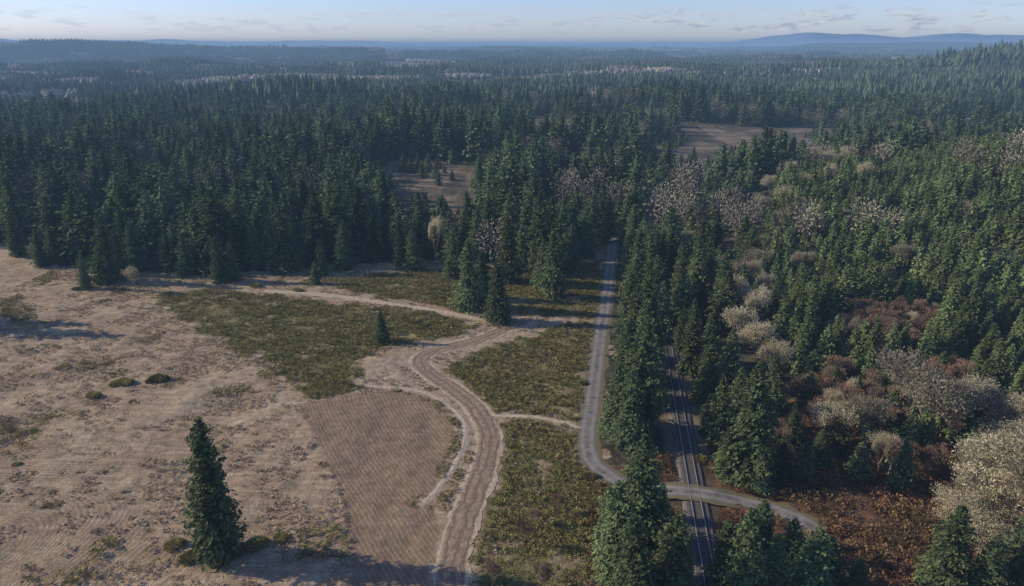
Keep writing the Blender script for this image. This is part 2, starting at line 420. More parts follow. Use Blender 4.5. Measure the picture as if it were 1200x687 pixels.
# =============== ROAD / TRACK RIBBONS ===============
def ribbon(name,P,w,mat,zf=.03,jit=.25,label='',cat='road',lift=None,k=8,seed=0):
    d=np.gradient(P,axis=0); d/=np.linalg.norm(d,axis=1)[:,None]
    nrm=np.stack([-d[:,1],d[:,0]],1); n=len(P)
    s=np.concatenate([[0],np.cumsum(np.linalg.norm(np.diff(P,axis=0),axis=1))])
    jl=(fbm(s/2.2,s*0,3,seed+1)-.5)*2*jit; jr=(fbm(s/2.2,s*0+9,3,seed+2)-.5)*2*jit
    V=[];la=[];lo=[]
    for j in range(k+1):
        q=j/k*2-1
        half=w/2+np.where(q<0,jl,jr)*abs(q)
        xy=P+nrm*(half*q)[:,None]
        zz=hgt(xy[:,0],xy[:,1])+zf+.05*(1-q*q)
        if lift is not None: zz=zz+lift(xy[:,0],xy[:,1])
        V.append(np.stack([xy[:,0],xy[:,1],zz],1)); la.append(half*q); lo.append(s)
    V=np.stack(V,1).reshape(-1,3);la=np.stack(la,1).ravel();lo=np.stack(lo,1).ravel()
    I=np.arange(n*(k+1)).reshape(n,k+1)
    Q=np.stack([I[:-1,1:],I[:-1,:-1],I[1:,:-1],I[1:,1:]],-1).reshape(-1,4)
    me=mk(name,V,[(Q,0)],None,[mat],True,dict(lat=la,lon=lo))
    return ob(name,me,kind='structure',label=label,category=cat)
m,nt,out=newmat('grey_gravel')
pos=nt.nodes.new('ShaderNodeNewGeometry').outputs['Position']
a=noise(nt,pos,.5,7,.8);b=noise(nt,pos,9,3,.7)
al=mth(nt,'ABSOLUTE',attr(nt,'lat'))
tr=rng_(nt,mth(nt,'ABSOLUTE',mth(nt,'SUBTRACT',al,.85)),.6,.1)
c=mixc(nt,rng_(nt,a,.38,.62),(.12,.103,.080),(.24,.212,.172))
c=mixc(nt,mth(nt,'MULTIPLY',tr,.4),c,(.33,.30,.255))
c=mixc(nt,rng_(nt,b,.55,.75,0,.5),c,(.38,.35,.30))
c=mixc(nt,rng_(nt,mth(nt,'ADD',al,mth(nt,'MULTIPLY',a,1.8)),2.0,2.9,0,.95),c,(.17,.135,.065))
surf(nt,out,c,.95,.1,b,.5,.05)
M_GRAV=m
lift=lambda X_,Y_:.42*(1-sst(2.2,9,dline(X_,Y_,RAIL)))
ribbon('gravel_road',ROAD,4.7,M_GRAV,.03,.6,'grey gravel road running along the railway and crossing it','road',lift)
def dirtmat(name,ruts,dark,light,spread,edge):
    m,nt,out=newmat(name)
    pos=nt.nodes.new('ShaderNodeNewGeometry').outputs['Position']
    a=noise(nt,pos,.25,5,.7);a2=noise(nt,pos,.9,5,.7);b=noise(nt,pos,6,4,.7)
    lt=attr(nt,'lat')
    la=mth(nt,'ADD',lt,mth(nt,'MULTIPLY_ADD',a,2.8,-1.4))
    w=mth(nt,'SINE',mth(nt,'MULTIPLY',la,ruts))
    w=mth(nt,'MULTIPLY',rng_(nt,w,-.1,.95),rng_(nt,a2,.32,.6))
    c=mixc(nt,rng_(nt,a2,.35,.65),dark,light)
    c=mixc(nt,mth(nt,'MULTIPLY',w,spread),c,(.13,.085,.052))
    c=mixc(nt,rng_(nt,b,.55,.75,0,.4),c,(.50,.38,.25))
    if edge: c=mixc(nt,rng_(nt,mth(nt,'ADD',mth(nt,'ABSOLUTE',lt),mth(nt,'MULTIPLY_ADD',a2,1.8,-.9)),1.6,2.4,0,.8),c,(.51,.39,.25))
    surf(nt,out,c,.95,.1,mth(nt,'SUBTRACT',b,w),.6,.10); return m
MD=dirtmat('rutted_dirt',4.2,(.205,.138,.085),(.35,.25,.158),.5,True)
MD2=dirtmat('pale_dirt',3.0,(.38,.28,.18),(.57,.44,.30),.2,False)
ribbon('dirt_track',TB,5.0,MD,.045,.9,'wide rutted dirt track curving through the dry meadow','track',seed=3)
ribbon('dirt_track',TA,2.4,MD2,.03,.6,'narrow pale dirt track between olive scrub patches','track',seed=5)
ribbon('dirt_path',TC,1.2,MD2,.02,.5,'curved pale earth path edging the ploughed patch','path',seed=7)
ribbon('dirt_path',TD,1.1,MD2,.02,.35,'thin footpath linking the dirt track to the gravel road','path',seed=9)
# =============== RAILWAY ===============
rl=ob('railway_track',None,kind='structure',label='single railway line on dark ballast with wooden sleepers',category='railway')
rl.location=(ra[0],ra[1],0); rl.rotation_euler=(0,0,math.atan2(rdir[1],rdir[0])-math.pi/2)
def boxv(x0,x1,y0,y1,z0,z1):
    V=[(x0,y0,z0),(x1,y0,z0),(x1,y1,z0),(x0,y1,z0),(x0,y0,z1),(x1,y0,z1),(x1,y1,z1),(x0,y1,z1)]
    F=[(0,3,2,1),(4,5,6,7),(0,1,5,4),(1,2,6,5),(2,3,7,6),(3,0,4,7)]
    return np.array(V,float),np.array(F)
m,nt,out=newmat('ballast_stone')
pos=nt.nodes.new('ShaderNodeNewGeometry').outputs['Position']
b=noise(nt,pos,7,4,.8);a=noise(nt,pos,.5,4)
surf(nt,out,mixc(nt,rng_(nt,b,.35,.65),mixc(nt,a,(.07,.055,.045),(.12,.095,.078)),(.22,.18,.15)),.95,.1,b,.8,.08); M_BAL=m
yy=np.arange(-28,240,2.0); prof=[(-2.5,-.15),(-1.7,.28),(-.6,.31),(.6,.31),(1.7,.28),(2.5,-.15)]
V=np.array([(px+ (random.uniform(-.25,.25) if abs(px)>2.3 else 0),q,pz) for q in yy for px,pz in prof]);k=len(prof)
I=np.arange(len(V)).reshape(-1,k);Q=np.stack([I[:-1,:-1],I[:-1,1:],I[1:,1:],I[1:,:-1]],-1).reshape(-1,4)
ob('ballast_bed',mk('ballast_bed',V,[(Q,0)],None,[M_BAL]),rl)
m,nt,out=newmat('rail_steel'); surf(nt,out,(.40,.37,.34),.38,.5,metal=.5); M_ST=m
M_TIE=barkmat('sleeper_wood',(.05,.04,.032),(.14,.115,.09))
for s in (-1,1):
    V=[];F=[];off=0
    for (a0,a1,z0,z1) in ((-.075,.075,.375,.395),(-.02,.02,.395,.49),(-.045,.045,.49,.53)):
        v,f=boxv(s*.76+a0,s*.76+a1,-28,238,z0,z1);V.append(v);F.append(f+off);off+=8
    ob('rail',mk('rail',np.concatenate(V),[(np.concatenate(F),0)],None,[M_ST]),rl)
tv,tf=boxv(-1.3,1.3,-.13,.13,.2,.372)
tm=mk('sleeper',tv,[(tf,0)],None,[M_TIE])
for i in range(100):
    o=bpy.data.objects.new('sleeper',tm);COL.objects.link(o);o.parent=rl;o.location=(random.uniform(-.05,.05),-27+i*.62,0);o.rotation_euler=(0,0,random.gauss(0,.01))
V=[];F=[]
for i in range(100,425):
    V.append(tv+np.array([random.uniform(-.05,.05),-27+i*.62,0]));F.append(tf+8*(i-100))
ob('sleepers',mk('sleepers',np.concatenate(V),[(np.concatenate(F),0)],None,[M_TIE]),rl,kind='stuff')
# =============== SCATTER OBJECT (geometry nodes) ===============
def scatter(name,temps,P,rot,scl,var,mats,label,category):
    Vs=[];Gs=[];T=[];role=[];off=0
    for k,(V,Gp,tn) in enumerate(temps):
        Vs.append(V);Gs+= [(np.asarray(f)+off,mi) for f,mi in Gp];T.append(tn);role.append(np.full(len(V),k));off+=len(V)
    Vs.append(P);T.append(np.zeros(len(P)));role.append(1000+np.asarray(var))
    rt=np.zeros((off+len(P),3));rt[off:]=rot
    sc=np.ones((off+len(P),3));sc[off:]=scl
    me=mk(name,np.concatenate(Vs),Gs,np.concatenate(T),mats,False,dict(role=np.concatenate(role).astype(np.int32),rt=rt,sc=sc))
    o=ob(name,me,kind='stuff',label=label,category=category)
    ng=bpy.data.node_groups.new(name+'_nodes','GeometryNodeTree')
    ng.interface.new_socket('Geometry',in_out='INPUT',socket_type='NodeSocketGeometry')
    ng.interface.new_socket('Geometry',in_out='OUTPUT',socket_type='NodeSocketGeometry')
    gi=ng.nodes.new('NodeGroupInput');go=ng.nodes.new('NodeGroupOutput')
    def na(nm,ty):
        q=ng.nodes.new('GeometryNodeInputNamedAttribute');q.data_type=ty;q.inputs['Name'].default_value=nm
        return q.outputs['Attribute']
    ro=na('role','INT');rr=na('rt','FLOAT_VECTOR');ss=na('sc','FLOAT_VECTOR')
    jn=ng.nodes.new('GeometryNodeJoinGeometry')
    def sep(k):
        c=ng.nodes.new('FunctionNodeCompare');c.data_type='INT';c.operation='EQUAL'
        ins=[s for s in c.inputs if s.type=='INT' and s.enabled]
        ng.links.new(ro,ins[0]);ins[1].default_value=k
        s=ng.nodes.new('GeometryNodeSeparateGeometry');s.domain='POINT'
        ng.links.new(gi.outputs[0],s.inputs['Geometry']);ng.links.new(c.outputs[0],s.inputs['Selection'])
        return s.outputs['Selection']
    for k in range(len(temps)):
        ip=ng.nodes.new('GeometryNodeInstanceOnPoints')
        ng.links.new(sep(1000+k),ip.inputs['Points']);ng.links.new(sep(k),ip.inputs['Instance'])
        e=ng.nodes.new('FunctionNodeEulerToRotation');ng.links.new(rr,e.inputs[0]);ng.links.new(e.outputs[0],ip.inputs['Rotation'])
        ng.links.new(ss,ip.inputs['Scale']);ng.links.new(ip.outputs[0],jn.inputs[0])
    ng.links.new(jn.outputs[0],go.inputs[0])
    mod=o.modifiers.new('scatter','NODES');mod.node_group=ng
    return o
def jgrid(x0,x1,y0,y1,s,jit=.45):
    a=np.arange(x0,x1,s);b=np.arange(y0,y1,s);A,B=np.meshgrid(a,b);A=A.ravel().astype(float);B=B.ravel().astype(float)
    return A+RG.uniform(-jit,jit,len(A))*s,B+RG.uniform(-jit,jit,len(B))*s
def wedge(x,y,m=30,k=.76): return np.abs(x)<k*y+m
def visible(x,y,hh=15):
    zc=y*CT+(H-hh/2)*ST; return (np.abs(x)/zc*FL<615)
# ---- hand placed conifers : foot u,v ; top v ; width factor
hero=[(257,652,490,.80),(448,401,364,.95),(584,377,308,1.1),(551,362,277,1.0),(566,352,292,1.0),(648,348,268,1.0),(636,336,280,1.0),(597,330,252,.9),(612,318,262,1.0),
(101,338,298,1.),(50,312,268,.95),(66,308,262,1.),(126,330,252,1.),(140,322,268,1.),(218,322,276,1.0),(258,330,277,.9),(274,329,283,.95),(200,318,270,1.),(334,318,240,1.),(345,312,262,1.05),(370,333,306,1.05),(378,322,280,.9),(404,314,258,1.),(470,312,262,.9),(484,316,268,1.05),(440,306,250,1.),(530,326,268,1.),(620,302,245,1.),(670,318,262,1.),(686,300,240,1.),(22,300,250,1.),(300,314,262,1.),(160,316,262,1.),
(704,285,232,.95),(712,276,226,.95),(732,284,232,.95),(726,268,220,.95),(740,296,240,.95),(694,276,228,.95),(452,300,254,.95),(470,296,250,1.),(492,300,252,1.),(510,296,246,1.),(528,300,248,1.),(545,298,246,1.),(560,304,244,1.),
(736,522,434,1.05),(722,508,425,.95),(748,505,372,.95),(765,475,392,.95),(733,470,372,.95),(752,450,350,.9),(742,425,332,.9),(762,425,345,.9),(736,398,318,.9),(755,388,305,.9),(740,370,290,.9),(762,365,300,.9),(744,345,268,.9),(760,335,270,.9),(738,325,262,.9),(752,312,250,.9),(742,300,244,.9),(735,448,390,.9),(768,450,380,.9),(772,400,330,.95),(768,378,300,.95),(770,345,272,.95),(766,322,262,.95),
(724,678,562,1.15),(746,640,506,1.0),(784,712,602,1.15),(712,640,575,1.1),(770,650,580,1.05),(738,720,600,1.1),(772,610,566,1.),
(876,560,425,1.),(850,558,502,1.1),(842,520,440,.95),(860,500,430,.95),(828,470,392,.95),(808,438,362,.95),(925,535,480,1.2),(945,480,435,1.1),(895,520,455,1.1),(905,480,415,1.05),(830,425,370,1.),(812,405,350,1.),(800,380,320,1.),(820,380,330,.95),(798,410,362,1.),(795,360,300,1.),
(1054,572,512,1.1),(1100,700,590,1.15),(868,700,592,1.05),(846,690,610,1.05),(925,660,606,1.15),(905,700,625,1.15),(890,640,585,1.05),(945,705,618,1.3),(965,690,628,1.2),(1188,702,590,1.15),(1150,715,630,1.15),(1240,680,580,1.2),(960,545,520,1.2),(1000,480,440,1.1),(975,470,430,1.1),(1150,465,420,1.1),(1042,500,455,1.05),(830,500,475,1.1),(1000,705,655,1.1),
(1030,455,415,1.1),(1100,450,412,1.1),(915,560,520,1.1),(890,575,545,1.1),(1060,470,430,1.1),(950,455,410,1.1),(1015,475,440,1.1),(985,530,498,1.2),(1005,560,532,1.2),(940,560,528,1.2)]
trees=[]
for u,v,tv_,wf in hero:
    X0,Y0=G(u,v); z0=float(hgt(X0,Y0)); hh=ztop(Y0,tv_)-z0
    trees.append((X0,Y0,max(hh,7),wf,0,1))
HT=np.array([(t[0],t[1]) for t in trees])
bares=[(870,352,12,4.5,0),(858,375,13,5,0),(884,392,13,5,0),(862,412,12,4.5,0),(890,432,11,4.5,0),(905,448,10,4,0),(880,335,12,4.5,0),(848,338,10,4,0),(893,362,10,4,0),
(1085,512,15,8.5,0),(1015,522,9.5,4.5,0),(966,520,8.5,4,0),(1128,498,11,5,0),(1060,488,8,3.5,0),(1200,650,16,8,0),(1165,600,10,6,0),(1225,620,15,8,0),(1140,575,7,5,0),(1195,540,9,6,0),(1180,575,10,6,0),(1150,625,8,5.5,0),(1215,560,11,7,0),(1035,545,6.5,3.4,0),(1175,630,11,6.5,0),(1190,605,12,7,0),(1160,560,8,5,0),(1135,600,6,4.5,0),(1150,655,8,5,0),(1170,540,8,5,0),(1205,590,12,7,0),(1120,620,5,4,0),(1210,520,9,6,0),(1180,520,8,5,0),(1235,590,14,8,0),
(158,342,8,2.6,0),(512,312,17,2.6,0),(577,690,5,1.3,1),(615,640,4.5,1.2,1),(639,690,4,1.2,1),(655,600,3.5,1,1),(626,615,3,1,1),
(1055,335,10,4,0),(1030,350,9,3.5,0),(950,300,10,4,0),(1165,350,9,4,0),(935,330,9,3.5,0),(1120,300,9,4,0),(985,290,9,4,0),(800,300,9,3,0),(830,290,10,3.5,0),(910,285,10,4,0),(1180,265,10,4,0),(920,262,11,5,0),(940,250,11,5,0),(970,245,11,5,0),(1010,250,11,5,0),(890,268,11,5,0),(900,245,11,5,0)]
NB=len(bares)
BT=[(*G(b[0],b[1]),b[2],b[3],b[4]) for b in bares]
ax_,ay_=jgrid(20,160,100,240,3.0)
mk_=(inpoly(ax_,ay_,THK)&(fbm(ax_/9,ay_/9,2,77)>.55))|(inpoly(ax_,ay_,THK2)&(fbm(ax_/9,ay_/9,2,78)>.38))
for a,b in zip(ax_[mk_],ay_[mk_]): BT.append((a,b,random.uniform(4.5,7.5),random.uniform(1.6,2.4),1 if random.random()<.8 else 0))
ax_,ay_=jgrid(60,200,290,440,10.5)
mk_=inpoly(ax_,ay_,DEC)
for a,b in zip(ax_[mk_],ay_[mk_]): BT.append((a,b,random.uniform(9,13),4.6,0))
BT=[b for b in BT if (dline(np.array([b[0]]),np.array([b[1]]),ROAD)[0]>4 and dline(np.array([b[0]]),np.array([b[1]]),RAIL)[0]>5)]
BTA=np.array([(b[0],b[1]) for b in BT])
def neard(x,y,P,chunk=4000):
    o=np.empty(len(x))
    for i in range(0,len(x),chunk):
        o[i:i+chunk]=np.sqrt(((x[i:i+chunk,None]-P[None,:,0])**2+(y[i:i+chunk,None]-P[None,:,1])**2).min(1))
    return o
def fill(x0,x1,y0,y1,s,cond,hf,young,wf=(.75,1.15)):
    a,b=jgrid(x0,x1,y0,y1,s)
    k=cond(a,b)&(b>60)
    a,b=a[k],b[k]
    near_=b<460
    kk=np.ones(len(a),bool)
    kk[near_]&=dline(a[near_],b[near_],ROAD[::3])>np.where(b[near_]<240,5.8,4.5)
    kk[near_]&=dline(a[near_],b[near_],RAIL)>np.where(b[near_]<165,6.,np.where(b[near_]<215,4.6,2.6))
    kk[near_]&=neard(a[near_],b[near_],HT)>4.2
    kk[near_]&=neard(a[near_],b[near_],BTA)>(2.8 if young else 4.2)
    a,b=a[kk],b[kk]
    hh=hf(a,b)
    for i in range(len(a)): trees.append((a[i],b[i],hh[i],random.uniform(*wf),young,0))
def inclear(a,b):
    wa=a+(fbm(a/22,b/22,3,1)-.5)*26; wb=b+(fbm(a/22+50,b/22,3,2)-.5)*34
    r=np.zeros(len(a),bool)
    for P in clear: r|=inpoly(wa,wb,P)
    return r
main=lambda a,b:(~inpoly(a,b,OPEN1))&(~inpoly(a,b,OPEN2))&(~inpoly(a,b,PL))&(~inpoly(a,b,THK))&(~inpoly(a,b,THK2))&wedge(a,b,45,.78)&~inclear(a,b)
C1F=poly([(425,262),(570,262),(560,300),(435,304)]); C2F=poly([(760,232),(930,232),(905,275),(780,280)])
def hmain(a,b):
    n=fbm(a/38,b/38,2,21)
    h=8+21*n+RG.uniform(-6,6.5,len(a))
    small=RG.random(len(a))<.22
    h=np.where(small,h*RG.uniform(.4,.75,len(a)),h)
    h=np.where(inpoly(a,b,C1F)|inpoly(a,b,C2F),h*.55,h)
    h=np.maximum(h,5)
    return np.where((a>15)&(b<300),h*.78,h)
fill(-760,780,70,520,8.0,lambda a,b:main(a,b)&(fbm(a/16,b/22,3,23)>.41),hmain,0,(.9,1.4))
fill(-760,780,520,920,8.8,lambda a,b:main(a,b)&(fbm(a/45,b/38,3,23)>.43),hmain,0,(.9,1.4))
fill(0,460,100,480,4.5,lambda a,b:inpoly(a,b,PL)&(~inpoly(a,b,THK2))&(~inpoly(a,b,DEC)|(RG.random(len(a))<.3))&wedge(a,b,20,.78)&(fbm(a/12,b/12,2,83)>.29),lambda a,b:6+10*fbm(a/22,b/22,2,5)+RG.uniform(-2.3,2.3,len(a)),1,(.85,1.25))
fill(40,130,110,170,4.6,lambda a,b:inpoly(a,b,THK)&(fbm(a/9,b/9,2,77)<.52),lambda a,b:RG.uniform(5,10,len(a)),1,(.9,1.25))
fill(-200,700,250,760,8.5,lambda a,b:inclear(a,b)&(fbm(a/20,b/28,2,29)>.57),lambda a,b:RG.uniform(3,11,len(a)),0,(1,1.4))
for e in [(-150,178,26),(-160,186,24),(-146,150,14)]: trees.append((*e,1.0,0,0))
T=np.array(trees)
rdist=np.hypot(T[:,0],T[:,1])
vis=visible(T[:,0],T[:,1])&(T[:,1]>72)
order=np.argsort(rdist-T[:,5]*1000-T[:,2]*2)
sel=[i for i in order if vis[i]][:298]
selset=set(sel)
rest=np.array([i for i in range(len(T)) if i not in selset])
print('TREES',len(T),'individual',len(sel))
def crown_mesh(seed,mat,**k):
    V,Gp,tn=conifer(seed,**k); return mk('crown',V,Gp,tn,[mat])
HM=[(crown_mesh(s,M_FIR,r=r_,nb=nb,nl=15,leaf=.85,pw=pw,gap=gp,ragged=rg),conifer_trunk(s)) for s,r_,nb,pw,gp,rg in
    ((1,5.0,480,.66,.14,.40),(2,4.7,480,.60,.18,.46),(3,5.1,480,.70,.14,.38),(4,4.5,450,.50,.20,.55),(5,4.8,460,.70,.12,.34),(9,4.6,500,.58,.12,.22))]
YM=[(crown_mesh(s,M_YOUNG,r=r_,nb=280,nl=9,leaf=1.3,pw=pw,gap=.05,low=.03),conifer_trunk(s)) for s,r_,pw in ((11,5.0,.68),(12,4.8,.74),(13,5.3,.72))]
def tm_(v): return mk('trunk',v[0],v[1],None,[M_BARK])
HM=[(c,tm_(t)) for c,t in HM];YM=[(c,tm_(t)) for c,t in YM]
lab={0:'dark green fir with drooping branches at the forest edge',1:'small bright green young fir in a dense plantation',
2:'tall dark fir standing alone on the dry meadow',3:'dark fir beside the gravel road and railway'}
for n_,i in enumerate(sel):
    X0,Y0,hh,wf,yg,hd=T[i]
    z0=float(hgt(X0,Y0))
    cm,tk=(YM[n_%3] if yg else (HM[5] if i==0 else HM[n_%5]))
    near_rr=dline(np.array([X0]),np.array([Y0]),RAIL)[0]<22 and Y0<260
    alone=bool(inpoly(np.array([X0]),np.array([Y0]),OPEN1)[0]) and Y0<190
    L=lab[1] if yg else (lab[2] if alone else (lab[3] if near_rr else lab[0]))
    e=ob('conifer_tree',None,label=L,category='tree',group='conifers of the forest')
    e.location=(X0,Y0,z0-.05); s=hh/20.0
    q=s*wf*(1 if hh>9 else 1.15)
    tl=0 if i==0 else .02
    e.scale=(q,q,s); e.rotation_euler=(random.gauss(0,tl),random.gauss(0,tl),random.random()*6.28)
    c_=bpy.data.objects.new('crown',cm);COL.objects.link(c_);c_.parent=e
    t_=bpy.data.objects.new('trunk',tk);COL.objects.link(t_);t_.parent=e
def with_trunk(c):
    V,Gp,tn=c; v,f=tube([(0,0,-1),(0,0,10)],[.3,.2],4); o=len(V)
    return np.concatenate([V,v]),Gp+[(f+o,2)],np.concatenate([tn,np.zeros(len(v))])
def remat(c,m): V,Gp,tn=c; return V,[(f,m) for f,_ in Gp],tn
lod=[with_trunk(conifer(21,r=5.6,nb=140,nl=6,leaf=1.75,pw=.66,ragged=.38)),with_trunk(conifer(22,r=5.0,nb=140,nl=6,leaf=1.75,pw=.50,ragged=.48)),with_trunk(conifer(23,r=5.8,nb=140,nl=6,leaf=1.8,pw=.58,ragged=.38)),
     with_trunk(remat(conifer(24,r=5.0,nb=120,nl=5,leaf=2.0,pw=.7,low=.03),1)),with_trunk(remat(conifer(25,r=4.8,nb=120,nl=5,leaf=2.0,pw=.62,low=.03),1))]
R=T[rest]; nR=len(R)
var=np.where(R[:,4]>0,3+RG.integers(0,2,nR),RG.integers(0,3,nR))
P=np.stack([R[:,0],R[:,1],hgt(R[:,0],R[:,1])-.1],1)
rot=np.stack([RG.normal(0,.025,nR),RG.normal(0,.025,nR),RG.uniform(0,6.28,nR)],1)
s=R[:,2]/20.; scl=np.stack([s*R[:,3],s*R[:,3],s],1)
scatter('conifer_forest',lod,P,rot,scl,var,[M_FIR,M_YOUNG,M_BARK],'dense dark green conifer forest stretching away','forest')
# =============== BARE TREES ===============
BM=[]
for s_,sp,up in ((1,.95,.25),(2,1.05,.2),(3,.85,.35)):
    V,F,LV,LF,tn,wd=bare(s_,12,sp,6,3,.38,3,up,.2,.42,.2)
    BM.append((mk('trunk',V,[(F,0)],None,[M_PALE]),mk('crown',LV,[(LF,0)],tn,[M_LICH]),wd))
AM=[]
for s_ in (11,12):
    V,F,LV,LF,tn,wd=bare(s_,12,.55,5,3,.6,3,.6,.12,.3,.12)
    AM.append((mk('trunk',V,[(F,0)],None,[M_PALE]),mk('crown',LV,[(LF,0)],tn,[M_ALD]),wd))
bv=[b for i,b in enumerate(BT) if i<NB-3 or visible(np.array([b[0]]),np.array([b[1]]),8)[0]][:290]
print('BARE',len(bv),[b[2] for b in BM],[b[2] for b in AM])
for n_,b in enumerate(bv):
    X0,Y0,hh,hw,kd=b
    tk,cr,wd=(AM[n_%2] if kd else BM[n_%3])
    e=ob('bare_tree',None,label='leafless reddish brown alder sapling in a thicket' if kd else 'leafless tree with pale lichen covered branches',category='tree',group='bare alders' if kd else 'bare lichen covered trees')
    z0=float(hgt(X0,Y0));e.location=(X0,Y0,z0-.05);s=hh/12;q=hw/wd;e.scale=(q,q,s);e.rotation_euler=(0,0,random.random()*6.28)
    for nm,me_ in (('trunk',tk),('crown',cr)):
        o=bpy.data.objects.new(nm,me_);COL.objects.link(o);o.parent=e
def puff(seed,n=420):
    rs=np.random.default_rng(seed);d=rs.normal(0,1,(n,3));d/=np.linalg.norm(d,axis=1)[:,None];q=rs.random(n)**.45
    lobe=1+.35*np.sin(d[:,0]*5+seed)*np.sin(d[:,2]*4+d[:,1]*3)
    p=d*(q*lobe)[:,None]*np.array([3.8,3.8,4.0])+np.array([0,0,6.5]);s=np.cross(d,rs.normal(0,1,(n,3)));s/=np.linalg.norm(s,axis=1)[:,None]
    V,F=quadleaf(p,d,s,np.full(n,.8),np.full(n,.18),np.zeros(n));v,f=tube([(0,0,-1),(.3,0,7)],[.25,.12],4)
    return np.concatenate([V,v]),[(F,0),(f+len(V),1)],np.concatenate([np.repeat(rs.random(n),4),np.zeros(len(v))])
a,b=jgrid(-700,760,240,930,12)
k=((inpoly(a,b,DEC)&(RG.random(len(a))<.6))|(fbm(a/70,b/55,3,91)>.65)|(RG.random(len(a))<.025))&wedge(a,b,30,.77)&~inpoly(a,b,OPEN1)&~inclear(a,b)&(dline(a,b,RAIL)>5)&(dline(a,b,ROAD)>5)
a,b=a[k],b[k];n=len(a);s=RG.uniform(.8,1.5,n)
scatter('pale_woodland',[puff(1),puff(2)],np.stack([a,b,hgt(a,b)],1),np.stack([0*a,0*a,RG.uniform(0,6,n)],1),np.stack([s,s,s*1.15],1),RG.integers(0,2,n),[M_FARD,M_PALE],'scattered leafless pale brown trees among the conifers','woodland')
# =============== FAR FOREST PATCHES ===============
def patch(seed,nt_=34,dec=False,size=62):
    rs=np.random.default_rng(seed);Vs=[];Fs=[];Tn=[];off=0
    for i in range(nt_):
        cx,cy=rs.uniform(-size/2,size/2,2); h=rs.uniform(9,24) if not dec else rs.uniform(9,14); r=rs.uniform(3.8,6.8)*(1.15 if dec else 1)
        k=6; tiers=((.05,1.,.6),(.28,.85,.82),(.52,.6,1.02)) if not dec else ((.2,.9,.75),(.45,1.,1.0))
        tb=rs.random()*.6
        for z0,rr,z1 in tiers:
            a=np.arange(k)/k*6.2832+rs.random()*6
            rj=r*rr*rs.uniform(.6,1.25,k)
            ring=np.stack([cx+np.cos(a)*rj,cy+np.sin(a)*rj,np.full(k,z0*h)+rs.normal(0,.05*h,k)],1)
            Vs.append(np.concatenate([ring,[[cx+rs.normal(0,.3),cy+rs.normal(0,.3),z1*h]]]))
            Fs.append(np.array([(off+m,off+(m+1)%k,off+k) for m in range(k)]));off+=k+1
            Tn.append(np.concatenate([tb+rs.random(k)*.4,[tb+.4]]))
    return np.concatenate(Vs),[(np.concatenate(Fs),1 if dec else 0)],np.concatenate(Tn)
pt=[patch(1),patch(2),patch(3),patch(4,50,True)]
A1=jgrid(-3400,3400,900,3800,45);A2=jgrid(-8500,8500,3800,11500,95)
a=np.concatenate([A1[0],A2[0]]);b=np.concatenate([A1[1],A2[1]]);big=np.concatenate([np.zeros(len(A1[0])),np.ones(len(A2[0]))])
k=wedge(a,b,60,.79)&~inclear(a,b)&~farclr(a,b)&((b>930)|(RG.random(len(b))<.8))
a,b,big=a[k],b[k],big[k];n=len(a)
dn=fbm(a/260,b/140,3,37)
strip=(a>-640)&(a<-230)&(b>1330)&(b<1560)
var=np.where(((dn>.63)|strip|(RG.random(n)<.04))&(np.hypot(a-980,b-1450)>420),3,RG.integers(0,3,n))
P=np.stack([a,b,hgt(a,b)-.5],1);rot=np.zeros((n,3));rot[:,2]=RG.uniform(0,6.28,n)
sx=np.where(big>0,1.9,1.);sz=(.4+1.2*fbm(a/130,b/90,2,39))*np.where(big>0,1.1,1)
scatter('distant_forest',pt,P,rot,np.stack([sx,sx,sz],1),var,[M_FARF,M_FARD],'far hazy conifer forest reaching the horizon','forest')
print('PATCHES',n)
# =============== SCRUB, BRUSH, GRASS ===============
def tuft(seed,n,w,h,leaf,flat=.5):
    rs=np.random.default_rng(seed)
    a=rs.uniform(0,6.28,n);q=np.sqrt(rs.random(n));rr=w/2*q
    p=np.stack([np.cos(a)*rr,np.sin(a)*rr,h*rs.random(n)*(1-q*q*.75)],1)
    az=a+rs.normal(0,.8,n); d=np.stack([np.cos(az)*flat,np.sin(az)*flat,rs.uniform(.3,1,n)],1)
    s=np.stack([-np.sin(az),np.cos(az),rs.normal(0,.3,n)],1);L=leaf*rs.uniform(.6,1.3,n)
    V,F=quadleaf(p,d,s,L,L*.28,rs.uniform(0,.4,n))
    return V,[(F,0)],np.repeat(rs.random(n),4)
def offs(a,b):
    return (dline(a,b,ROAD[::3])>2.5)&(dline(a,b,RAIL)>2.9)&(dline(a,b,TA[::3])>1.6)&(dline(a,b,TB[::3])>2.9)&(dline(a,b,TC[::3])>1.1)&(dline(a,b,TD[::3])>.9)
def stuff(name,temps,a,b,smin,smax,mats,label,cat,zs=1.):
    n=len(a);P=np.stack([a,b,hgt(a,b)],1);rot=np.zeros((n,3));rot[:,2]=RG.uniform(0,6.28,n)
    s=RG.uniform(smin,smax,n)
    scatter(name,temps,P,rot,np.stack([s,s,s*zs],1),RG.integers(0,len(temps),n),mats,label,cat)
a,b=jgrid(-150,60,70,300,.95)
wxx=a+(fbm(a/5,b/5,4,1)-.5)*9+RG.normal(0,.6,len(a));wyy=b+(fbm(a/5+50,b/5,4,2)-.5)*9+RG.normal(0,.9,len(a))
k=np.zeros(len(a),bool)
for Pp in SCR:k|=inpoly(wxx,wyy,Pp)
k&=(fbm(a/3,b/3,4,9)>RG.uniform(.2,.42,len(a)))
k|=(fbm(a/9,b/9,4,97)>.65)&inpoly(a,b,OPEN1)&~inpoly(a,b,PLO)&(RG.random(len(a))<.5)
k|=(dline(a,b,TC[::3])<2.6)&(dline(a,b,TC[::3])>1)&(RG.random(len(a))<.25)
k&=~inpoly(a,b,BEND)
a,b=a[k],b[k];k=offs(a,b);a,b=a[k],b[k];print('SCRUB',len(a))
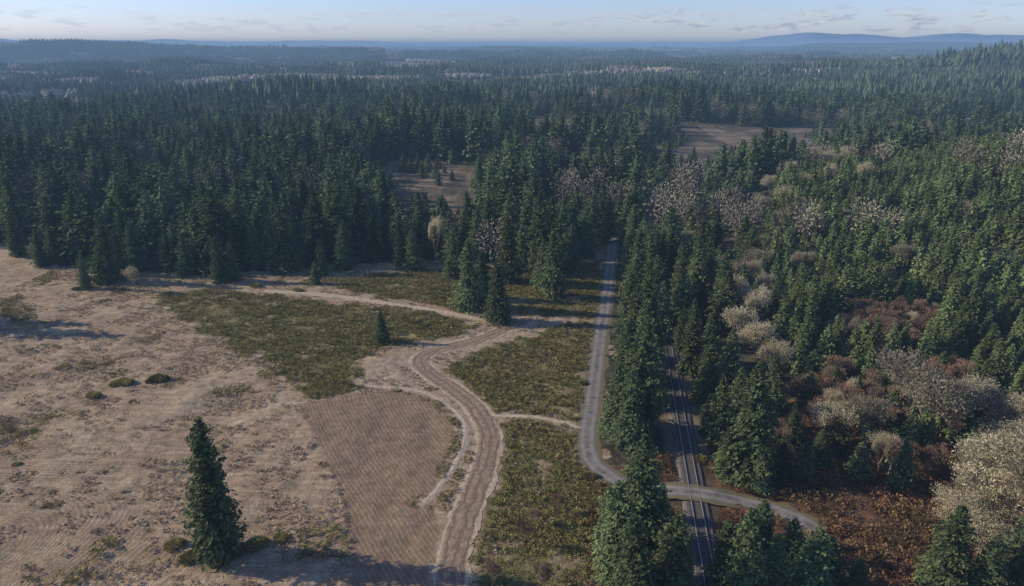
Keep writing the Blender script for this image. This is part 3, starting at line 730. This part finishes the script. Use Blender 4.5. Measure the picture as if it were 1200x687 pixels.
stuff('scrub_cover',[tuft(1,60,1.5,.45,.36),tuft(2,50,1.3,.65,.36),tuft(3,60,1.7,.35,.36)],a,b,.5,1.2,[M_SCRUB],'low olive green scrub covering the open ground','scrub')
a,b=jgrid(10,150,72,230,1.3)
k=(inpoly(a,b,OPEN2)|inpoly(a,b,THK)|inpoly(a,b,THK2))&(fbm(a/5,b/5,3,19)>.30);a,b=a[k],b[k];k=offs(a,b);a,b=a[k],b[k]
stuff('brush_cover',[tuft(4,60,1.8,1.0,.42,.4),tuft(5,60,1.6,1.6,.42,.3)],a,b,.5,1.5,[M_BRUSH],'reddish brown bracken and low brush','brush')
a,b=jgrid(-150,10,72,260,1.05)
k=inpoly(a,b,OPEN1)&~inpoly(a,b,PLO)&(fbm(a/4,b/4,3,25)>.48)
for Pp in SCR:k&=~(inpoly(a,b,Pp)&(RG.random(len(a))<.75))
a,b=a[k],b[k];k=offs(a,b);a,b=a[k],b[k];print('GRASS',len(a))
stuff('dry_grass',[tuft(6,26,.9,.12,.34,.8),tuft(7,26,.8,.16,.38,.7)],a,b,.4,1.1,[M_GRASS],'pale dry grass tufts over the meadow','grass')
V,Gp,tn=tuft(31,900,3.4,1.3,.42);BME=mk('bush',V,Gp,tn,[M_SCRUB])
for u,v,s in ((147,450,1.2),(135,451,.8),(187,446,1.3),(176,448,.7),(110,465,1.),(486,378,1.1),(497,382,.9),(205,640,.9),(225,655,1.),(300,640,1.1),(330,632,.8),(515,350,.9),(20,545,.5),(90,340,.9),(350,341,.9),(300,336,1.),(692,560,.8),(700,590,.9),(684,450,.6),(830,510,1.1),(820,540,.9),(845,545,.8)):
    X0,Y0=G(u,v);e=ob('bush',BME,label='low olive green bush on dry grass',category='bush',group='bushes on the meadow')
    e.location=(X0,Y0,0);e.scale=(s,s*.8,s*.8);e.rotation_euler=(0,0,random.random()*6)
# =============== FARMHOUSES ===============
def plain(name,c,r=.8):
    m,nt,out=newmat(name);p=nt.nodes.new('ShaderNodeTexCoord').outputs['Object'];n_=noise(nt,p,3,4)
    surf(nt,out,mixc(nt,rng_(nt,n_,.3,.7),tuple(q*.85 for q in c),c),r,.3,n_,.2,.02);return m
MW=plain('white_siding',(.55,.54,.51));MR=plain('grey_shingles',(.22,.22,.23));MG=plain('window_glass',(.03,.04,.05),.15);MDO=plain('painted_door',(.15,.07,.05));MB=plain('chimney_brick',(.25,.1,.07))
def house(u,v,w,d,hh,ang,wall,roof,label):
    X0,Y0=G(u,v);e=ob('farmhouse',None,label=label,category='house');e.location=(X0,Y0,float(hgt(X0,Y0)));e.rotation_euler=(0,0,ang)
    V=np.array([(-w/2,-d/2,-.3),(w/2,-d/2,-.3),(w/2,d/2,-.3),(-w/2,d/2,-.3),(-w/2,-d/2,hh),(w/2,-d/2,hh),(w/2,d/2,hh),(-w/2,d/2,hh),(-w/2,0,hh+d*.32),(w/2,0,hh+d*.32)],float)
    ob('wall',mk('wall',V,[(np.array([(0,1,5,4),(2,3,7,6)]),0),(np.array([(1,2,6,9,5),(3,0,4,8,7)]),0)],None,[wall]),e)
    o=.4;t=.18;zr=hh+d*.32;ze=hh-.2
    V=[];
    for xx in (-w/2-o,w/2+o):
        V+=[(xx,-d/2-o,ze),(xx,0,zr+.05),(xx,d/2+o,ze),(xx,-d/2-o,ze+t),(xx,0,zr+.05+t),(xx,d/2+o,ze+t)]
    F=[(3,9,10,4),(4,10,11,5),(0,1,7,6),(1,2,8,7),(0,6,9,3),(2,5,11,8),(0,3,4,1),(1,4,5,2),(6,7,10,9),(7,8,11,10)]
    rf=ob('roof',mk('roof',np.array(V),[(np.array(F),0)],None,[roof]),e)
    v,f=boxv(w*.2,w*.2+.8,-.4,.4,hh,zr+1.1);ob('chimney',mk('chimney',v,[(f,0)],None,[MB]),rf)
    v,f=boxv(-.5,.5,-d/2-.06,-d/2+.02,0,2.1);ob('door',mk('door',v,[(f,0)],None,[MDO]),e)
    for q in (-.34,.30):
        v,f=boxv(w*q-.6,w*q+.6,-d/2-.05,-d/2+.02,1,2.1);ob('window',mk('window',v,[(f,0)],None,[MG]),e)
house(944,172,5,3.8,2.4,.2,MW,plain('pale_metal_roof',(.42,.44,.47),.5),'small white farmhouse with pale roof in a clearing')
house(1140,146,13,8,3.,-.3,plain('red_siding',(.3,.14,.1)),MR,'reddish barn like farmhouse with grey roof')
# =============== SKY BOX (haze volume, its emission standing in for scattered airlight) ===============
m=bpy.data.materials.new('glowing_air_haze');m.use_nodes=True;nt=m.node_tree;nt.nodes.clear()
out=nt.nodes.new('ShaderNodeOutputMaterial')
K=2.0e-4
ab=N(nt,'ShaderNodeVolumeAbsorption',{'Color':(0,0,0,1),'Density':K})
em=N(nt,'ShaderNodeEmission',{'Color':(.195,.31,.50,1),'Strength':K})
ad=N(nt,'ShaderNodeAddShader',{0:ab.outputs[0],1:em.outputs[0]})
nt.links.new(ad.outputs[0],out.inputs['Volume'])
v,f=boxv(-19000,19000,-1500,21000,-120,98)
ob('sky',mk('sky',v,[(f,0)],None,[m]),kind='structure',label='thin haze box, airlight added as its own emission',category='sky')
# =============== WORLD + SUN ===============
EL=math.radians(25.5);sd=Vector((-math.cos(EL)*math.cos(math.radians(8)),math.cos(EL)*math.sin(math.radians(8)),math.sin(EL)))
w=bpy.data.worlds.new('World');scene.world=w;w.use_nodes=True;nt=w.node_tree;nt.nodes.clear()
out=nt.nodes.new('ShaderNodeOutputWorld')
sky=nt.nodes.new('ShaderNodeTexSky');sky.sky_type='NISHITA';sky.sun_disc=False;sky.sun_elevation=EL;sky.sun_rotation=math.atan2(sd.x,sd.y)%(2*math.pi)
sky.air_density=1.0;sky.dust_density=.3;sky.ozone_density=5.0
tc=nt.nodes.new('ShaderNodeTexCoord').outputs['Generated']
mp=N(nt,'ShaderNodeMapping',{'Vector':tc,'Scale':(22,22,95)}).outputs[0]
cn=noise(nt,mp,1.0,8,.6,.3)
sx_=N(nt,'ShaderNodeSeparateXYZ',{0:tc})
band=mth(nt,'MULTIPLY',rng_(nt,sx_.outputs[2],.008,.018),rng_(nt,sx_.outputs[2],.050,.026))
band=mth(nt,'MULTIPLY',band,rng_(nt,sx_.outputs[0],-.05,.30,.35,1))
cf=mth(nt,'MULTIPLY',rng_(nt,cn,.50,.60,0,.85),band)
c=mixc(nt,1.0,sky.outputs[0],(1.0,.97,1.24,1),'MULTIPLY')
c=mixc(nt,cf,c,mixc(nt,rng_(nt,noise(nt,mp,2.3,4),.4,.6),(2.7,3.0,3.8),(4.6,4.6,4.9)))
bg=N(nt,'ShaderNodeBackground',{'Color':c,'Strength':.145})
nt.links.new(bg.outputs[0],out.inputs['Surface'])
ld=bpy.data.lights.new('sun','SUN');ld.energy=5.0;ld.angle=math.radians(.5);ld.color=(1,.915,.77)
lo=bpy.data.objects.new('sun',ld);COL.objects.link(lo);lo.rotation_euler=sd.to_track_quat('Z','Y').to_euler()
# =============== CAMERA ===============
cd=bpy.data.cameras.new('camera');cd.sensor_width=36;cd.lens=36*FL/1200;cd.clip_start=1;cd.clip_end=60000
co=bpy.data.objects.new('camera',cd);COL.objects.link(co);co.location=(0,0,H);co.rotation_euler=(math.pi/2-TH,0,0)
scene.camera=co
scene.view_settings.view_transform='Standard';scene.view_settings.look='None';scene.view_settings.exposure=0
